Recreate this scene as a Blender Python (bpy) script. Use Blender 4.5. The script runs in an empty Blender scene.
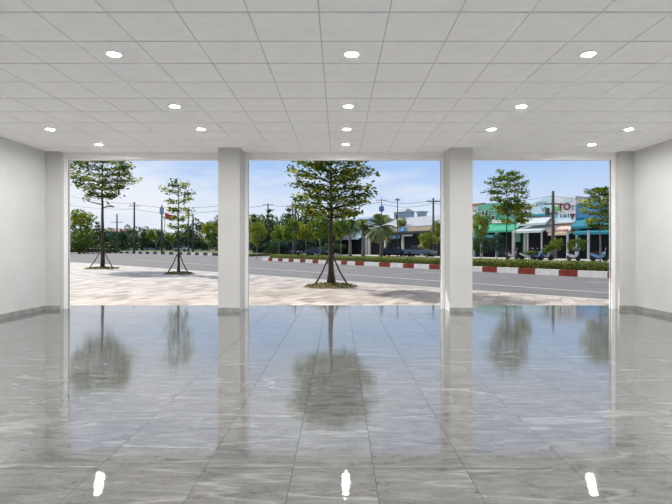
import bpy, bmesh, math, random
import numpy as np
from mathutils import Vector, Matrix

sc = bpy.context.scene
COL = sc.collection

# ------------------------------------------------------------------ camera
EYE = 1.27
F = 484.0                      # focal length in pixels of the 672 px frame
VX, VY = 339.0, 248.0          # where the room's depth lines meet
cam_d = bpy.data.cameras.new('camera')
cam = bpy.data.objects.new('camera', cam_d)
COL.objects.link(cam)
cam_d.sensor_width = 36.0
cam_d.lens = 36.0 * F / 672.0
cam.location = (0, 0, EYE)
cam.rotation_euler = (math.radians(90), 0, 0)
cam_d.shift_x = (336.0 - VX) / 672.0
cam_d.shift_y = (VY - 252.0) / 672.0
cam_d.clip_end = 2000
sc.camera = cam

# ------------------------------------------------------------------ sky
world = bpy.data.worlds.new('sky')
sc.world = world
world.use_nodes = True
wn, wl = world.node_tree.nodes, world.node_tree.links
wn.clear()
w_out = wn.new('ShaderNodeOutputWorld')
w_bg = wn.new('ShaderNodeBackground')
w_tc = wn.new('ShaderNodeTexCoord')
w_sep = wn.new('ShaderNodeSeparateXYZ')
wl.new(w_tc.outputs['Generated'], w_sep.inputs[0])
w_ramp = wn.new('ShaderNodeValToRGB')
cr = w_ramp.color_ramp
cr.elements[0].position = 0.0
cr.elements[0].color = (.80, .86, .94, 1)
cr.elements[1].position = 1.0
cr.elements[1].color = (.17, .34, .74, 1)
for p, c in ((.06, (.70, .80, .94, 1)), (.165, (.40, .59, .92, 1)), (.27, (.62, .69, .83, 1)), (.55, (.52, .62, .82, 1))):
    e = cr.elements.new(p)
    e.color = c
wl.new(w_sep.outputs['Z'], w_ramp.inputs[0])
w_map = wn.new('ShaderNodeMapping')
w_map.inputs['Scale'].default_value = (3.2, 3.2, 13.0)
w_map.inputs['Location'].default_value = (1.3, .4, .35)
wl.new(w_tc.outputs['Generated'], w_map.inputs[0])
w_noise = wn.new('ShaderNodeTexNoise')
w_noise.inputs['Scale'].default_value = 1.0
w_noise.inputs['Detail'].default_value = 6.0
w_noise.inputs['Roughness'].default_value = .55
wl.new(w_map.outputs[0], w_noise.inputs['Vector'])
# more thin cloud to the left (-x) than to the right
w_bias = wn.new('ShaderNodeMath'); w_bias.operation = 'MULTIPLY_ADD'
wl.new(w_sep.outputs['X'], w_bias.inputs[0])
w_bias.inputs[1].default_value = -.19
wl.new(w_noise.outputs['Fac'], w_bias.inputs[2])
w_cr = wn.new('ShaderNodeValToRGB')
w_cr.color_ramp.elements[0].position = .44
w_cr.color_ramp.elements[0].color = (0, 0, 0, 1)
w_cr.color_ramp.elements[1].position = .68
w_cr.color_ramp.elements[1].color = (.85, .85, .85, 1)
wl.new(w_bias.outputs[0], w_cr.inputs[0])
w_mix = wn.new('ShaderNodeMixRGB')
w_mix.inputs['Color2'].default_value = (.88, .91, .96, 1)
wl.new(w_cr.outputs[0], w_mix.inputs['Fac'])
wl.new(w_ramp.outputs[0], w_mix.inputs['Color1'])
wl.new(w_mix.outputs[0], w_bg.inputs['Color'])
w_bg.inputs['Strength'].default_value = 1.0
wl.new(w_bg.outputs[0], w_out.inputs[0])

# ------------------------------------------------------------------ sun
sun_d = bpy.data.lights.new('sun', 'SUN')
sun_d.energy = 5.0
sun_d.angle = math.radians(.8)
sun_d.color = (1.0, .95, .87)
sun = bpy.data.objects.new('sun', sun_d)
COL.objects.link(sun)
_el = math.radians(36)
_to = Vector((-.66 * math.cos(_el), .751 * math.cos(_el), math.sin(_el)))
sun.rotation_euler = _to.to_track_quat('Z', 'Y').to_euler()
sun.location = (-20, 30, 40)

LAMP = 640.0                    # radiance of the ceiling downlights
sc.view_settings.view_transform = 'Standard'
sc.view_settings.look = 'None'
sc.view_settings.exposure = 0.0
sc.view_settings.gamma = 1.0
sc.view_settings.use_curve_mapping = False
sc.cycles.use_denoising = True
sc.cycles.max_bounces = 12
sc.cycles.diffuse_bounces = 8

# ------------------------------------------------------------------ helpers
R = random.Random(7)


def pd(px, d):
    return (px - VX) * d / F


def pz(py, d):
    return EYE + (VY - py) * d / F


def gd(py):
    return F * EYE / (py - VY)


def new_mat(name, col, rough=.6, metal=0.0, noise=0.0, nscale=4.0, bump=0.0, bscale=60.0, emit=0.0, spec=.25):
    m = bpy.data.materials.new(name)
    m.use_nodes = True
    n, l = m.node_tree.nodes, m.node_tree.links
    b = n['Principled BSDF']
    b.inputs['Base Color'].default_value = (*col, 1)
    b.inputs['Roughness'].default_value = rough
    b.inputs['Metallic'].default_value = metal
    b.inputs['Specular IOR Level'].default_value = spec
    if noise or bump:
        tc = n.new('ShaderNodeTexCoord')
    if noise:
        t = n.new('ShaderNodeTexNoise')
        t.inputs['Scale'].default_value = nscale
        t.inputs['Detail'].default_value = 6
        l.new(tc.outputs['Object'], t.inputs['Vector'])
        r = n.new('ShaderNodeValToRGB')
        r.color_ramp.elements[0].position = .3
        r.color_ramp.elements[1].position = .7
        r.color_ramp.elements[0].color = (*[max(0, c * (1 - noise)) for c in col], 1)
        r.color_ramp.elements[1].color = (*[min(1, c * (1 + noise)) for c in col], 1)
        l.new(t.outputs['Fac'], r.inputs[0])
        l.new(r.outputs[0], b.inputs['Base Color'])
    if bump:
        t2 = n.new('ShaderNodeTexNoise')
        t2.inputs['Scale'].default_value = bscale
        t2.inputs['Detail'].default_value = 4
        l.new(tc.outputs['Object'], t2.inputs['Vector'])
        bp = n.new('ShaderNodeBump')
        bp.inputs['Strength'].default_value = bump
        bp.inputs['Distance'].default_value = .02
        l.new(t2.outputs['Fac'], bp.inputs['Height'])
        l.new(bp.outputs[0], b.inputs['Normal'])
    if emit:
        b.inputs['Emission Color'].default_value = (1, .99, .965, 1)
        b.inputs['Emission Strength'].default_value = emit
    return m


def leaf_mat(name, c1, c2, c3):
    """leaf: each leaf takes its own hue from an attribute; light passes through"""
    m = bpy.data.materials.new(name)
    m.use_nodes = True
    n, l = m.node_tree.nodes, m.node_tree.links
    n.clear()
    out = n.new('ShaderNodeOutputMaterial')
    at = n.new('ShaderNodeAttribute')
    at.attribute_name = 'hue'
    r = n.new('ShaderNodeValToRGB')
    r.color_ramp.elements[0].color = (*c1, 1)
    r.color_ramp.elements[1].color = (*c3, 1)
    e = r.color_ramp.elements.new(.55)
    e.color = (*c2, 1)
    l.new(at.outputs['Fac'], r.inputs[0])
    d = n.new('ShaderNodeBsdfPrincipled')
    d.inputs['Roughness'].default_value = .45
    d.inputs['Specular IOR Level'].default_value = .3
    t = n.new('ShaderNodeBsdfTranslucent')
    mx = n.new('ShaderNodeMixShader')
    mx.inputs[0].default_value = .55
    l.new(r.outputs[0], d.inputs['Base Color'])
    l.new(r.outputs[0], t.inputs['Color'])
    l.new(d.outputs[0], mx.inputs[1])
    l.new(t.outputs[0], mx.inputs[2])
    l.new(mx.outputs[0], out.inputs[0])
    return m


def tag(o, label=None, cat=None, group=None, kind=None):
    if label:
        o['label'] = label
    if cat:
        o['category'] = cat
    if group:
        o['group'] = group
    if kind:
        o['kind'] = kind
    return o


def thing(name, loc, label, cat, rz=0.0, group=None, kind=None):
    o = bpy.data.objects.new(name, None)
    o.empty_display_size = .2
    COL.objects.link(o)
    o.location = loc
    o.rotation_euler = (0, 0, rz)
    return tag(o, label, cat, group, kind)


class MB:
    def __init__(self):
        self.v, self.f, self.m = [], [], []

    def add(self, vs, fs, mi=0):
        b = len(self.v)
        self.v += [tuple(p) for p in vs]
        self.f += [tuple(b + i for i in f) for f in fs]
        self.m += [mi] * len(fs)
        return self

    def box(self, x0, x1, y0, y1, z0, z1, mi=0):
        vs = [(x, y, z) for z in (z0, z1) for y in (y0, y1) for x in (x0, x1)]
        fs = [(0, 2, 3, 1), (4, 5, 7, 6), (0, 1, 5, 4), (2, 6, 7, 3), (0, 4, 6, 2), (1, 3, 7, 5)]
        return self.add(vs, fs, mi)

    def quad(self, a, b, c, d, mi=0):
        return self.add([a, b, c, d], [(0, 1, 2, 3)], mi)

    def prism(self, poly, z0, z1, mi=0):
        n = len(poly)
        vs = [(x, y, z0) for x, y in poly] + [(x, y, z1) for x, y in poly]
        fs = [tuple(range(n))[::-1], tuple(range(n, 2 * n))]
        fs += [(i, (i + 1) % n, n + (i + 1) % n, n + i) for i in range(n)]
        return self.add(vs, fs, mi)

    def xprism(self, prof, x0, x1, mi=0):
        """profile in (y,z) swept along x"""
        n = len(prof)
        vs = [(x0, y, z) for y, z in prof] + [(x1, y, z) for y, z in prof]
        fs = [tuple(range(n)), tuple(range(n, 2 * n))[::-1]]
        fs += [(i, n + i, n + (i + 1) % n, (i + 1) % n) for i in range(n)]
        return self.add(vs, fs, mi)

    def tube(self, pts, rad, sides=6, mi=0, caps=True):
        pts = [Vector(p) for p in pts]
        if not isinstance(rad, (list, tuple)):
            rad = [rad] * len(pts)
        vs, fs = [], []
        up = Vector((0, 0, 1))
        t0 = (pts[-1] - pts[0]).normalized()
        ref = Vector((1, 0, 0)) if abs(t0.dot(up)) > .8 else up
        for i, p in enumerate(pts):
            t = (pts[min(i + 1, len(pts) - 1)] - pts[max(i - 1, 0)]).normalized()
            a = t.cross(ref).normalized()
            b = t.cross(a)
            for k in range(sides):
                an = 2 * math.pi * k / sides
                vs.append(p + (a * math.cos(an) + b * math.sin(an)) * rad[i])
        for i in range(len(pts) - 1):
            for k in range(sides):
                k2 = (k + 1) % sides
                fs.append((i * sides + k, i * sides + k2, (i + 1) * sides + k2, (i + 1) * sides + k))
        if caps:
            fs.append(tuple(range(sides))[::-1])
            fs.append(tuple(range((len(pts) - 1) * sides, len(pts) * sides)))
        return self.add(vs, fs, mi)

    def lathe(self, prof, c=(0, 0, 0), seg=24, mi=0, axis='z'):
        vs, fs = [], []
        for r, h in prof:
            for k in range(seg):
                a = 2 * math.pi * k / seg
                p = (r * math.cos(a), r * math.sin(a), h)
                if axis == 'y':
                    p = (p[0], p[2], p[1])
                if axis == 'x':
                    p = (p[2], p[0], p[1])
                vs.append((p[0] + c[0], p[1] + c[1], p[2] + c[2]))
        for i in range(len(prof) - 1):
            for k in range(seg):
                k2 = (k + 1) % seg
                fs.append((i * seg + k, i * seg + k2, (i + 1) * seg + k2, (i + 1) * seg + k))
        fs.append(tuple(range(seg))[::-1])
        fs.append(tuple(range((len(prof) - 1) * seg, len(prof) * seg)))
        return self.add(vs, fs, mi)

    def mesh(self, name, mats, smooth=False, fix=True):
        me = bpy.data.meshes.new(name)
        me.from_pydata(self.v, [], self.f)
        for m in (mats if isinstance(mats, (list, tuple)) else [mats]):
            me.materials.append(m)
        if len(me.materials) > 1:
            me.polygons.foreach_set('material_index', self.m)
        if fix:
            bm = bmesh.new()
            bm.from_mesh(me)
            bmesh.ops.recalc_face_normals(bm, faces=bm.faces)
            bm.to_mesh(me)
            bm.free()
        if smooth:
            me.polygons.foreach_set('use_smooth', [True] * len(me.polygons))
        me.update()
        return me

    def build(self, name, mats, parent=None, smooth=False, bevel=0.0, fix=True):
        o = bpy.data.objects.new(name, self.mesh(name, mats, smooth, fix))
        COL.objects.link(o)
        o.parent = parent
        if bevel:
            b = o.modifiers.new('bevel', 'BEVEL')
            b.width = bevel
            b.segments = 2
            b.limit_method = 'ANGLE'
        return o


def link_mesh(name, me, parent=None):
    o = bpy.data.objects.new(name, me)
    COL.objects.link(o)
    o.parent = parent
    return o


def copy_thing(root, loc, rz, label, scale=None, group=None):
    r = root.copy()
    COL.objects.link(r)
    r.location = loc
    r.rotation_euler = (0, 0, rz)
    if scale:
        r.scale = (scale, scale, scale) if not isinstance(scale, tuple) else scale
    r['label'] = label
    if group:
        r['group'] = group
    for ch in list(root.children):
        c = ch.copy()
        COL.objects.link(c)
        c.parent = r
        for g in list(ch.children):
            d = g.copy()
            COL.objects.link(d)
            d.parent = c
    return r


def text_mesh(name, body, size, mat, parent, loc, depth=.03, rx=90):
    cu = bpy.data.curves.new(name, 'FONT')
    cu.body = body
    cu.size = size
    cu.extrude = depth
    cu.offset = size * .025
    cu.align_x = 'CENTER'
    tmp = bpy.data.objects.new(name, cu)
    COL.objects.link(tmp)
    dg = bpy.context.evaluated_depsgraph_get()
    dg.update()
    me = bpy.data.meshes.new_from_object(tmp.evaluated_get(dg))
    bpy.data.objects.remove(tmp)
    me.materials.clear()
    me.materials.append(mat)
    o = bpy.data.objects.new(name, me)
    COL.objects.link(o)
    o.parent = parent
    o.location = loc
    o.rotation_euler = (math.radians(rx), 0, 0)
    return o


def marks(parent, mat, x0, x1, z0, hgt, y, seed):
    """a line of lettering too far away to read: short strokes of uneven width"""
    g_ = random.Random(seed)
    mb = MB()
    x = x0
    while x < x1:
        cw = hgt * g_.uniform(.35, .75)
        t_ = hgt * .16
        mb.box(x, x + t_, y - .03, y, z0, z0 + hgt)
        if g_.random() < .7:
            mb.box(x + t_, x + cw, y - .03, y, z0 + hgt * g_.choice((0, .42, .84)), z0 + hgt * g_.choice((.86, 1.0)) if g_.random() < .3 else z0 + hgt * .5)
        x += cw + hgt * (.22 if g_.random() < .8 else .6)
    return mb.build('lettering', mat, parent)


# ------------------------------------------------------------------ materials
M_wall = new_mat('plaster', (.625, .625, .62), .7, noise=.035, nscale=1.6, bump=.08, bscale=40)
M_col_shade = new_mat('shaded_column_plaster', (.55, .545, .535), .7, noise=.035, nscale=1.6, bump=.08, bscale=40)  # wall plaster copied greyer, the shade on the columns put into the colour
M_beam = new_mat('grey_paint', (.86, .85, .83), .5, noise=.03, nscale=2)
M_rail = new_mat('white_steel', (.90, .90, .90), .35)
M_rail_dark = new_mat('guide_slot', (.12, .12, .13), .5)
M_plinth = new_mat('plinth_tile', (.30, .30, .285), .2, noise=.2, nscale=6)
M_ring = new_mat('lamp_ring', (.85, .85, .85), .4)
M_diff = new_mat('lamp_diffuser', (.9, .9, .9), .5, emit=LAMP)
M_asphalt = new_mat('asphalt', (.185, .180, .176), .95, noise=.12, nscale=.8, bump=.1, bscale=30)
M_line = new_mat('road_paint', (.62, .62, .60), .7, noise=.15, nscale=3)
M_concrete = new_mat('concrete', (.55, .53, .49), .8, noise=.12, nscale=1.2)
M_side = new_mat('far_pavement', (.62, .57, .48), .85, noise=.15, nscale=.6)
M_kred = new_mat('kerb_red', (.24, .035, .02), .65, noise=.2, nscale=3)
M_kwhite = new_mat('kerb_white', (.78, .76, .73), .65, noise=.1, nscale=3)
M_kblack = new_mat('kerb_black', (.05, .05, .05), .7)
M_bark = new_mat('bark', (.058, .046, .036), .9, noise=.35, nscale=9, bump=.4, bscale=20)
M_bark_pale = new_mat('pale_bark', (.26, .23, .19), .9, noise=.3, nscale=6)
M_stake = new_mat('stake_wood', (.10, .075, .055), .85, noise=.25, nscale=6)
M_soil = new_mat('soil', (.16, .13, .06), .95, noise=.35, nscale=5)
M_grass = new_mat('verge_grass', (.10, .12, .03), .9, noise=.4, nscale=2.2)
M_leaf = leaf_mat('leaf_tier', (.022, .065, .012), (.10, .18, .018), (.42, .44, .05))
M_leaf_dark = leaf_mat('leaf_dark', (.014, .05, .022), (.035, .085, .028), (.09, .15, .03))
M_leaf_blue = leaf_mat('leaf_blue', (.014, .05, .045), (.03, .085, .06), (.07, .14, .06))
M_leaf_yel = leaf_mat('leaf_yellow', (.05, .10, .012), (.18, .24, .02), (.42, .40, .035))
M_hedge = leaf_mat('leaf_hedge', (.05, .10, .012), (.14, .23, .02), (.34, .38, .06))
M_tuft = leaf_mat('leaf_tuft', (.06, .06, .02), (.12, .12, .03), (.22, .21, .06))
M_palm = leaf_mat('leaf_palm', (.06, .11, .04), (.15, .21, .06), (.32, .36, .11))
M_pole = new_mat('pole_concrete', (.10, .095, .09), .85, noise=.15, nscale=2)
M_wire = new_mat('wire', (.03, .03, .03), .6)
M_white_wall = new_mat('shop_white', (.80, .80, .78), .7, noise=.06, nscale=.8)
M_green = new_mat('shop_green', (.06, .40, .25), .6, noise=.12, nscale=.7)
M_green_l = new_mat('shop_mint', (.16, .47, .33), .6, noise=.08, nscale=.7)
M_awn = new_mat('awning_teal', (.03, .22, .29), .6, noise=.1)
M_teal = new_mat('shop_teal', (.04, .30, .37), .55, noise=.1, nscale=.7)
M_blue = new_mat('shop_blue', (.10, .36, .70), .5, noise=.08, nscale=.7)
M_sky_b = new_mat('board_pale_blue', (.58, .78, .84), .5, noise=.08, nscale=.6)
M_cream = new_mat('board_cream', (.60, .50, .35), .6, noise=.08, nscale=.7)
M_pink = new_mat('awning_pink', (.80, .62, .54), .6)
M_tin = new_mat('tin_roof', (.40, .41, .43), .5, noise=.1, nscale=.8)
M_tin_w = new_mat('white_tin_roof', (.56, .62, .64), .5, noise=.06, nscale=.8)
M_slate = new_mat('slate_blue', (.26, .34, .44), .6, noise=.08, nscale=.8)
M_dark = new_mat('shade_and_awning_dark', (.014, .017, .022), .8)  # near-black standing in for shade inside the shops; one awning shares it
M_red = new_mat('flag_red', (.62, .05, .03), .6)
M_glass = new_mat('car_glass', (.03, .04, .05), .08)
M_tyre = new_mat('tyre', (.02, .02, .02), .8)
M_car_w = new_mat('car_white', (.80, .80, .80), .25)
M_car_s = new_mat('car_silver', (.42, .44, .47), .25, metal=.4)
M_car_b = new_mat('car_blue', (.03, .05, .09), .25)
M_car_g = new_mat('car_grey', (.14, .18, .23), .25)
M_chrome = new_mat('chrome', (.6, .6, .62), .2, metal=1.0)
M_bike_b = new_mat('bike_blue', (.10, .22, .42), .3)
M_bike_g = new_mat('bike_grey', (.30, .33, .36), .3)
M_bike_w = new_mat('bike_white', (.70, .72, .74), .3)
M_seat = new_mat('bike_seat', (.02, .02, .02), .6)
M_black_t = new_mat('letter_black', (.04, .03, .04), .6)
M_red_t = new_mat('letter_dark_red', (.16, .02, .04), .6)
M_green_t = new_mat('letter_green', (.16, .42, .12), .6)
M_white_t = new_mat('letter_white', (.85, .85, .85), .6)
M_blue_sign = new_mat('sign_blue', (.08, .30, .58), .5)


def tile_mat():
    m = bpy.data.materials.new('ceiling_tile')
    m.use_nodes = True
    n, l = m.node_tree.nodes, m.node_tree.links
    b = n['Principled BSDF']
    b.inputs['Roughness'].default_value = .85
    b.inputs['Specular IOR Level'].default_value = .2
    tc = n.new('ShaderNodeTexCoord')
    t = n.new('ShaderNodeTexNoise')
    t.inputs['Scale'].default_value = 5.5
    t.inputs['Detail'].default_value = 7
    t.inputs['Roughness'].default_value = .7
    l.new(tc.outputs['Object'], t.inputs['Vector'])
    r = n.new('ShaderNodeValToRGB')
    r.color_ramp.elements[0].position = .3
    r.color_ramp.elements[0].color = (.87, .865, .86, 1)
    r.color_ramp.elements[1].position = .7
    r.color_ramp.elements[1].color = (.94, .935, .93, 1)
    l.new(t.outputs['Fac'], r.inputs[0])
    l.new(r.outputs[0], b.inputs['Base Color'])
    return m


def floor_mat():
    """polished grey porcelain with a long-grained stone figure and pale veins"""
    m = bpy.data.materials.new('polished_stone_tile')
    m.use_nodes = True
    n, l = m.node_tree.nodes, m.node_tree.links
    b = n['Principled BSDF']
    tc = n.new('ShaderNodeTexCoord')
    at = n.new('ShaderNodeAttribute')
    at.attribute_name = 'hue'                      # each tile's own piece of the stone
    off = n.new('ShaderNodeVectorMath'); off.operation = 'SCALE'
    comb = n.new('ShaderNodeCombineXYZ')
    l.new(at.outputs['Fac'], comb.inputs[2])
    l.new(comb.outputs[0], off.inputs[0])
    off.inputs['Scale'].default_value = .05
    add = n.new('ShaderNodeVectorMath'); add.operation = 'ADD'
    l.new(tc.outputs['Object'], add.inputs[0])
    l.new(off.outputs[0], add.inputs[1])
    mp = n.new('ShaderNodeMapping')
    mp.inputs['Scale'].default_value = (1.0, 3.6, 1)
    mp.inputs['Rotation'].default_value = (0, 0, math.radians(-9))
    l.new(add.outputs[0], mp.inputs[0])
    t = n.new('ShaderNodeTexNoise')
    t.inputs['Scale'].default_value = 4.2
    t.inputs['Detail'].default_value = 9
    t.inputs['Roughness'].default_value = .74
    t.inputs['Distortion'].default_value = .5
    l.new(mp.outputs[0], t.inputs['Vector'])
    r = n.new('ShaderNodeValToRGB')
    r.color_ramp.elements[0].position = .34
    r.color_ramp.elements[0].color = (.085, .085, .082, 1)
    r.color_ramp.elements[1].position = .66
    r.color_ramp.elements[1].color = (.215, .215, .212, 1)
    l.new(t.outputs['Fac'], r.inputs[0])
    # pale veins: thin level lines of a larger noise
    mp2 = n.new('ShaderNodeMapping')
    mp2.inputs['Scale'].default_value = (.14, 1.1, 1)
    mp2.inputs['Rotation'].default_value = (0, 0, math.radians(-14))
    l.new(add.outputs[0], mp2.inputs[0])
    t2 = n.new('ShaderNodeTexNoise')
    t2.inputs['Scale'].default_value = 1.2
    t2.inputs['Detail'].default_value = 5
    t2.inputs['Distortion'].default_value = .35
    l.new(mp2.outputs[0], t2.inputs['Vector'])
    s = n.new('ShaderNodeMath'); s.operation = 'SUBTRACT'; s.inputs[1].default_value = .5
    a = n.new('ShaderNodeMath'); a.operation = 'ABSOLUTE'
    l.new(t2.outputs['Fac'], s.inputs[0]); l.new(s.outputs[0], a.inputs[0])
    vr = n.new('ShaderNodeValToRGB')
    vr.color_ramp.elements[0].position = 0.0
    vr.color_ramp.elements[0].color = (.34, .34, .34, 1)
    vr.color_ramp.elements[1].position = .007
    vr.color_ramp.elements[1].color = (0, 0, 0, 1)
    l.new(a.outputs[0], vr.inputs[0])
    mx = n.new('ShaderNodeMixRGB')
    mx.inputs['Color2'].default_value = (.46, .46, .45, 1)
    l.new(vr.outputs[0], mx.inputs['Fac'])
    l.new(r.outputs[0], mx.inputs['Color1'])
    l.new(mx.outputs[0], b.inputs['Base Color'])
    b.inputs['Roughness'].default_value = .02
    b.inputs['IOR'].default_value = 2.6
    # slight unevenness of the polish
    mp3 = n.new('ShaderNodeMapping')
    mp3.inputs['Scale'].default_value = (1.2, 8.0, 1)
    l.new(tc.outputs['Object'], mp3.inputs[0])
    t3 = n.new('ShaderNodeTexNoise')
    t3.inputs['Scale'].default_value = 5
    t3.inputs['Detail'].default_value = 4
    l.new(mp3.outputs[0], t3.inputs['Vector'])
    bp = n.new('ShaderNodeBump')
    bp.inputs['Strength'].default_value = .022
    bp.inputs['Distance'].default_value = .02
    l.new(t3.outputs['Fac'], bp.inputs['Height'])
    l.new(bp.outputs[0], b.inputs['Normal'])
    return m


def paving_mat():
    m = bpy.data.materials.new('plaza_pavers')
    m.use_nodes = True
    n, l = m.node_tree.nodes, m.node_tree.links
    b = n['Principled BSDF']
    b.inputs['Roughness'].default_value = .8
    tc = n.new('ShaderNodeTexCoord')
    mp = n.new('ShaderNodeMapping')
    mp.inputs['Rotation'].default_value = (0, 0, math.radians(112))
    l.new(tc.outputs['Object'], mp.inputs[0])
    br = n.new('ShaderNodeTexBrick')
    br.inputs['Scale'].default_value = 1.0
    br.inputs['Brick Width'].default_value = .6
    br.inputs['Row Height'].default_value = .3
    br.inputs['Mortar Size'].default_value = .012
    br.inputs['Bias'].default_value = -.1
    br.inputs['Color1'].default_value = (.55, .50, .45, 1)
    br.inputs['Color2'].default_value = (.20, .165, .145, 1)
    br.inputs['Mortar'].default_value = (.26, .22, .18, 1)
    l.new(mp.outputs[0], br.inputs['Vector'])
    t = n.new('ShaderNodeTexNoise')
    t.inputs['Scale'].default_value = 1.9
    t.inputs['Detail'].default_value = 6
    l.new(tc.outputs['Object'], t.inputs['Vector'])
    mx = n.new('ShaderNodeMixRGB')
    mx.blend_type = 'MIX'
    r = n.new('ShaderNodeValToRGB')
    r.color_ramp.elements[0].position = .42
    r.color_ramp.elements[0].color = (0, 0, 0, 1)
    r.color_ramp.elements[1].position = .72
    r.color_ramp.elements[1].color = (.8, .8, .8, 1)
    l.new(t.outputs['Fac'], r.inputs[0])
    l.new(r.outputs[0], mx.inputs['Fac'])
    l.new(br.outputs['Color'], mx.inputs['Color1'])
    mx.inputs['Color2'].default_value = (.52, .475, .44, 1)
    l.new(mx.outputs[0], b.inputs['Base Color'])
    return m


M_tile = tile_mat()
M_grid = new_mat('ceiling_grid', (.55, .545, .535), .7)
M_floor = floor_mat()
M_grout = new_mat('grout', (.03, .03, .03), .8, spec=.05)
M_pave = paving_mat()

# ------------------------------------------------------------------ the room
H = 3.257
XL, XR = -6.04, 6.08
YB, YF = -6.0, 10.07           # back wall, face of the shutter boxes
YSILL = 10.72                  # outer edge of the tiled floor


def tiled(name, xs, ys, z, gap, sink, mats, flip=False):
    """panels between joint positions xs, ys; joints are strips set `sink` deeper"""
    mb = MB()
    hues = []
    s = 1 if not flip else -1
    for i in range(len(xs) - 1):
        for j in range(len(ys) - 1):
            gx, gy = gap
            x0, x1, y0, y1 = xs[i] + gx / 2, xs[i + 1] - gx / 2, ys[j] + gy / 2, ys[j + 1] - gy / 2
            h = R.random() * 20
            if flip:
                mb.quad((x0, y0, z), (x0, y1, z), (x1, y1, z), (x1, y0, z), 0)
            else:
                mb.quad((x0, y0, z), (x1, y0, z), (x1, y1, z), (x0, y1, z), 0)
            hues.append(h)
            zz = z - s * sink
            for a, b in (((x0, y0), (x1, y0)), ((x1, y0), (x1, y1)), ((x1, y1), (x0, y1)), ((x0, y1), (x0, y0))):
                mb.quad((*a, zz), (*b, zz), (*b, z), (*a, z), 0)
                hues.append(h)
    z2 = z - s * sink
    a, b, c, d = (xs[0], ys[0], z2), (xs[-1], ys[0], z2), (xs[-1], ys[-1], z2), (xs[0], ys[-1], z2)
    if flip:
        mb.quad(a, d, c, b, 1)
    else:
        mb.quad(a, b, c, d, 1)
    hues.append(0)
    o = mb.build(name, mats, fix=False)
    at = o.data.attributes.new('hue', 'FLOAT', 'FACE')
    at.data.foreach_set('value', hues)
    return o


fx = [-1.395, -.774, -.265, .2, .727, 1.345, 1.976]
while fx[0] > XL + .6:
    fx.insert(0, fx[0] - .6)
while fx[-1] < XR - .6:
    fx.append(fx[-1] + .6)
fx = [XL] + fx + [XR]
fy = [2.79, 3.235, 3.93, 4.73, 5.55, 6.45, 7.2, 8.0, 8.8, 9.6, YSILL]
while fy[0] > YB + .8:
    fy.insert(0, fy[0] - .7)
fy = [YB] + fy
floor = tiled('floor', fx, fy, 0.0, (.0035, .004), .002, [M_floor, M_grout])
tag(floor, 'polished grey marble-look tile floor of the empty showroom', 'floor', kind='structure')

cx_ = [-.17 + .5955 * k for k in range(-30, 30)]
cx_ = [x for x in cx_ if XL + .08 < x < XR - .08]
cx_ = [XL] + cx_ + [XR]
cy_ = [4.08, 4.657, 5.213, 5.793, 6.424, 7.035, 7.651, 8.29, 8.9, 9.5]
while cy_[0] > YB + .65:
    cy_.insert(0, cy_[0] - .59)
cy_ = [YB] + cy_ + [YF + .2]
ceil = tiled('ceiling', cx_, cy_, H, (.010, .026), .009, [M_tile, M_grid], flip=True)
tag(ceil, 'suspended ceiling of white square tiles in a thin grid', 'ceiling', kind='structure')
slab = MB().box(XL - .3, XR + .3, YB - .3, YF + .6, H + .35, H + .6).build('roof_slab', M_beam)
tag(slab, 'concrete floor slab above the suspended ceiling', 'slab', kind='structure')

for nm, x0, x1, lb in (('wall_left', XL - .2, XL, 'plain white plastered wall on the left'),
                       ('wall_right', XR, XR + .2, 'plain white plastered wall on the right')):
    w = MB().box(x0, x1, YB - .2, 10.22, -.05, H + .36).build(nm, M_wall)
    tag(w, lb, 'wall', kind='structure')
w = MB().box(XL, XR, YB - .2, YB, -.05, H + .36).build('wall_back', M_wall)
tag(w, 'plain white plastered back wall of the showroom', 'wall', kind='structure')
for nm, x0, x1, lb in (('baseboard_left', XL, XL + .012, 'grey tile skirting along the left wall'),
                       ('baseboard_right', XR - .012, XR, 'grey tile skirting along the right wall')):
    b = MB().box(x0, x1, YB, 9.95, 0.0, .085).build(nm, M_plinth)
    tag(b, lb, 'baseboard', kind='structure')

# pillars between the openings and pilasters in the corners
for nm, x0, x1, y0, lb in (
        ('column', -2.40, -1.964, 9.60, 'square white pillar between the left and middle openings'),
        ('column', 2.20, 2.648, 9.60, 'square white pillar between the middle and right openings'),
        ('column', XL, -5.74, 9.95, 'white corner pilaster beside the left wall'),
        ('column', 5.765, XR, 9.95, 'white corner pilaster beside the right wall')):
    t = thing(nm, ((x0 + x1) / 2, (y0 + 10.22) / 2, 0), lb, 'pillar', kind='structure')
    c0 = Vector(t.location)
    hx, hy = (x1 - x0) / 2, (10.22 - y0) / 2
    MB().box(-hx, hx, -hy, hy, 0, H + .3).build('shaft', M_col_shade, t, bevel=.006)
    e = .01
    ex0 = 0 if x0 == XL else e
    ex1 = 0 if x1 == XR else e
    MB().box(-hx - ex0, hx + ex1, -hy - e, -hy, 0, .085).build('plinth', M_plinth, t)

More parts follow.
